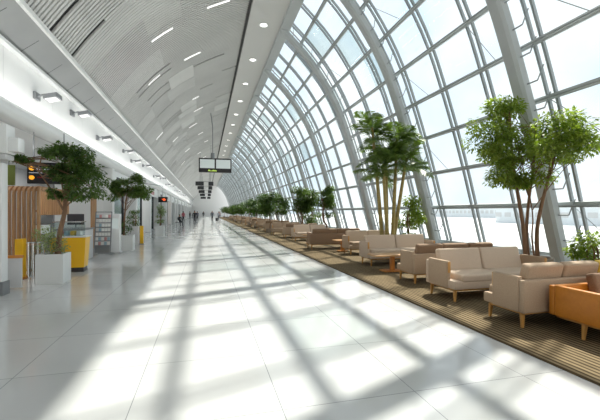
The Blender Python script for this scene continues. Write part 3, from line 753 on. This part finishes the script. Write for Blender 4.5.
# ------------------------------------------------------------------ people
def person(x,y,rz,h,top,bottom,label,pose='stand',seed=0):
    k=h/1.72; rng=random.Random(seed); r=empty('person',(x,y,0),rz)
    st=.22 if pose=='walk' else .05
    if pose=='sit':
        J={'p':(0,0,.52),'c':(0,.04,.86),'n':(0,.03,1.06),'hd':(0,.0,1.16),'ht':(0,-.02,1.30),
           'kl':(-.11,-.42,.5),'kr':(.11,-.42,.5),'al':(-.12,-.44,.08),'ar':(.12,-.44,.08),'tl':(-.12,-.6,.03),'tr':(.12,-.6,.03)}
        zs=1.0
        J.update({'sl':(-.19,.03,.98),'sr':(.19,.03,.98),'el':(-.25,-.08,.74),'er':(.25,-.08,.74),'wl':(-.14,-.3,.62),'wr':(.14,-.3,.62),'hl':(-.12,-.38,.6),'hr':(.12,-.38,.6)})
    else:
        J={'p':(0,0,.93),'c':(0,0,1.22),'n':(0,0,1.45),'hd':(0,-.01,1.54),'ht':(0,-.01,1.68),
           'kl':(-.10,-st*.6,.50),'kr':(.10,st*.35,.50),'al':(-.10,-st,.09),'ar':(.10,st*1.3,.12),'tl':(-.11,-st-.16,.03),'tr':(.11,st*1.3-.15,.03)}
        J.update({'sl':(-.19,0,1.38),'sr':(.19,0,1.38),'el':(-.24,st*.5,1.12),'er':(.24,-st*.5,1.12),'wl':(-.25,st*.3-.06,.88),'wr':(.25,-st*.8-.06,.90),'hl':(-.25,st*.3-.09,.79),'hr':(.25,-st*.8-.1,.81)})
    E=[('p','c'),('c','n'),('n','hd'),('hd','ht'),('p','kl'),('p','kr'),('kl','al'),('kr','ar'),('al','tl'),('ar','tr'),('n','sl'),('n','sr'),('sl','el'),('sr','er'),('el','wl'),('er','wr'),('wl','hl'),('wr','hr')]
    RD={'p':(.16,.11),'c':(.16,.11),'n':(.06,.06),'hd':(.085,.09),'ht':(.07,.08),'kl':(.06,)*2,'kr':(.06,)*2,'al':(.04,)*2,'ar':(.04,)*2,'tl':(.035,.03),'tr':(.035,.03),'sl':(.065,)*2,'sr':(.065,)*2,'el':(.045,)*2,'er':(.045,)*2,'wl':(.03,)*2,'wr':(.03,)*2,'hl':(.035,.025),'hr':(.035,.025)}
    keys=list(J); me=bpy.data.meshes.new('body'); me.from_pydata([tuple(c*k for c in J[q]) for q in keys],[(keys.index(a),keys.index(b)) for a,b in E],[])
    o=bpy.data.objects.new('body',me); COL.objects.link(o); o.parent=r
    m=o.modifiers.new('s','SKIN'); 
    for i,q in enumerate(keys):
        sv=me.skin_vertices[0].data[i]; sv.radius=RD[q]; sv.use_root=(q=='p')
    o.modifiers.new('d','SUBSURF').levels=1; o.modifiers['d'].render_levels=2
    cm=body_mat(top,bottom,k,.6 if pose=='sit' else .95,J['n'][2]*k+.02); me.materials.append(cm)
    hz=J['hd'][2]*k; hx=J['hd'][1]*k
    MB().pillow((0,hx+.025,hz+.09),(.088,.095,.10),1,12,None,1).build('hair','hair',r)
    fc=MB(); fc.pillow((0,hx-.1,hz+.05),(.014,.02,.024),1,8,None,1); fc.build('nose','skin',r)
    tag(r,label,'person'); return r
def body_mat(top,bottom,k,wz,nz):
    m=bpy.data.materials.new('clothing'); m.use_nodes=True; nt=m.node_tree; b=nt.nodes['Principled BSDF']; b.inputs['Roughness'].default_value=.8
    tc=nt.nodes.new('ShaderNodeTexCoord'); sp=nt.nodes.new('ShaderNodeSeparateXYZ'); nt.links.new(tc.outputs['Object'],sp.inputs[0])
    r=nt.nodes.new('ShaderNodeValToRGB'); r.color_ramp.interpolation='CONSTANT'
    e=r.color_ramp.elements; e[0].position=0; e[0].color=(.02,.02,.02,1); e[1].position=.04; e[1].color=(*bottom,1)
    x=e.new(wz/2); x.color=(*top,1); x=e.new(nz/2); x.color=(.55,.34,.25,1)
    mp=nt.nodes.new('ShaderNodeMath'); mp.operation='MULTIPLY'; mp.inputs[1].default_value=.5
    nt.links.new(sp.outputs[2],mp.inputs[0]); nt.links.new(mp.outputs[0],r.inputs[0]); nt.links.new(r.outputs[0],b.inputs['Base Color']); return m
def suitcase(x,y,label,m='darkmetal'):
    r=empty('suitcase',(x,y,0)); tag(r,label,'suitcase')
    MB().rbox((0,0,.34),(.4,.24,.56),.05,seg=3).build('shell',m,r)
    MB().tube([(-.1,.08,.6),(-.1,.08,.95),(.1,.08,.95),(.1,.08,.6)],.012,6).build('handle','grey',r)
    for a in (-.15,.15):
        for b in (-.08,.08): MB().tube([(a-.015,b,.03),(a+.015,b,.03)],.03,10).build('wheel','black',r)
BK=(.02,.02,.025); DG=(.08,.08,.09)
r=empty('bench',(-2.9,43.15,0)); tag(r,'small dark bench against the shops under the seated person','bench')
MB().rbox((0,0,.415),(.9,.45,.05),.012).build('seat','darkmetal',r)
for s in (-1,1):
    for t in (-1,1): MB().tube([(s*.38,t*.16,0),(s*.38,t*.16,.39)],.02,8).build('leg','grey',r)
person(-2.9,43.1,.5,1.7,BK,BK,'person in black sitting on a small bench beside the shops','sit',1)
person(-1.3,44.5,.2,1.78,BK,DG,'person in black walking in the middle distance, nearest in the aisle','walk',2)
person(-3.2,55,2.8,1.7,(.5,.12,.15),BK,'person in a red top standing by the shops','stand',3)
person(-1.45,64,3.1,1.72,(.1,.1,.14),BK,'person in dark clothes walking left of the aisle centre','walk',4)
person(1.0,62,.1,1.8,(.06,.07,.09),BK,'person in dark clothes pulling a suitcase down the aisle','walk',5)
suitcase(1.75,62.2,'dark wheeled suitcase beside the person in the aisle centre')
person(2.2,66,.3,1.7,(.35,.36,.4),DG,'person in a grey top walking right of the suitcase','walk',6)
person(3.0,84,2.9,1.7,(.4,.2,.15),DG,'person in a reddish top far off near the carpet edge','walk',7)
person(-.6,90,0,1.75,BK,DG,'person in black far off in the middle of the aisle','walk',8)
person(-3.1,75,1,1.72,DG,BK,'person in dark grey far off beside the shops','stand',9)
# ------------------------------------------------------------------ outside
tag(MB().box(9.6,900,-400,900,-4.3,-4.0).build('airport_apron','apron'),'pale concrete airport apron seen outside the glass','ground',None)
struct(COL.objects['airport_apron'])
def bld(x,y,w,d,h,label):
    r=empty('distant_building',(x,y,-4)); tag(r,label,'building')
    MB().box(0,w,0,d,0,h).build('block','haze_b',r); MB().box(-1,w+1,-1,d+1,h,h+.6).build('roof','paper',r)
    mb=MB()
    for k in range(int(d/6)): mb.box(-.05,0,2+6*k,6+6*k,h*.35,h*.6)
    mb.build('windows','lightgrey',r)
bld(150,40,30,120,9,'low hazy terminal building beyond the apron at right')
bld(260,230,40,160,12,'long hazy building on the horizon behind the palm')
bld(70,10,8,34,9,'hazy service building outside the glass near the right edge')
# ------------------------------------------------------------------ light
w=bpy.data.worlds.new('World'); SC.world=w; w.use_nodes=True; nt=w.node_tree; nt.nodes.clear()
o=nt.nodes.new('ShaderNodeOutputWorld'); bg=nt.nodes.new('ShaderNodeBackground'); 
tc=nt.nodes.new('ShaderNodeTexCoord'); n=nt.nodes.new('ShaderNodeTexNoise'); n.inputs['Scale'].default_value=3; n.inputs['Detail'].default_value=4
rp=nt.nodes.new('ShaderNodeValToRGB'); rp.color_ramp.elements[0].position=.35; rp.color_ramp.elements[0].color=(.74,.87,1,1); rp.color_ramp.elements[1].position=.6; rp.color_ramp.elements[1].color=(1,1,1,1)
nt.links.new(tc.outputs['Generated'],n.inputs[0]); nt.links.new(n.outputs[0],rp.inputs[0]); nt.links.new(rp.outputs[0],bg.inputs[0])
bg.inputs[1].default_value=1.32; nt.links.new(bg.outputs[0],o.inputs[0])
s=bpy.data.lights.new('sun','SUN'); s.energy=8.2; s.angle=R_(1.2); s.color=(1,.93,.84)
so=bpy.data.objects.new('sun',s); COL.objects.link(so)
sd=Vector((.49,.50,1.0)); so.rotation_euler=sd.to_track_quat('Z','Y').to_euler()
# added fill lamps standing in for floor-reflected sun on the bulkhead
for k in range(22):
    l=bpy.data.lights.new('added_bulkhead_fill','AREA'); l.shape='RECTANGLE'; l.size=4.95; l.size_y=.10; l.energy=25; l.color=(1,.985,.96)
    lo=bpy.data.objects.new('added_bulkhead_fill',l); COL.objects.link(lo); lo.location=(-4.2,-2+5*k+2.5,4.14)
    z=Vector((.12,0,-1)).normalized(); x=Vector((0,1,0)); yv=z.cross(x); lo.rotation_euler=Matrix((x,yv,z)).transposed().to_euler()
# shop ceiling lights
for k in range(10):
    l=bpy.data.lights.new('shop_light','AREA'); l.size=1.5; l.energy=110 if k==0 else 60; lo=bpy.data.objects.new('shop_light',l); COL.objects.link(lo)
    lo.location=(-6.6,11+9*k,3.62); lo.rotation_euler=(0,0,0)
# ------------------------------------------------------------------ camera
cam=bpy.data.cameras.new('cam'); cam.sensor_width=36; cam.lens=21.6; cam.shift_y=2/600; cam.clip_end=2000; cam.clip_start=.05
co=bpy.data.objects.new('camera',cam); COL.objects.link(co); co.location=(0,0,H); co.rotation_euler=(R_(90),0,-math.atan(94/360)); SC.camera=co
vs=SC.view_settings; SC.display_settings.display_device='sRGB'; vs.view_transform='Standard'; vs.look='None'; vs.exposure=0; vs.gamma=1; vs.use_curve_mapping=False
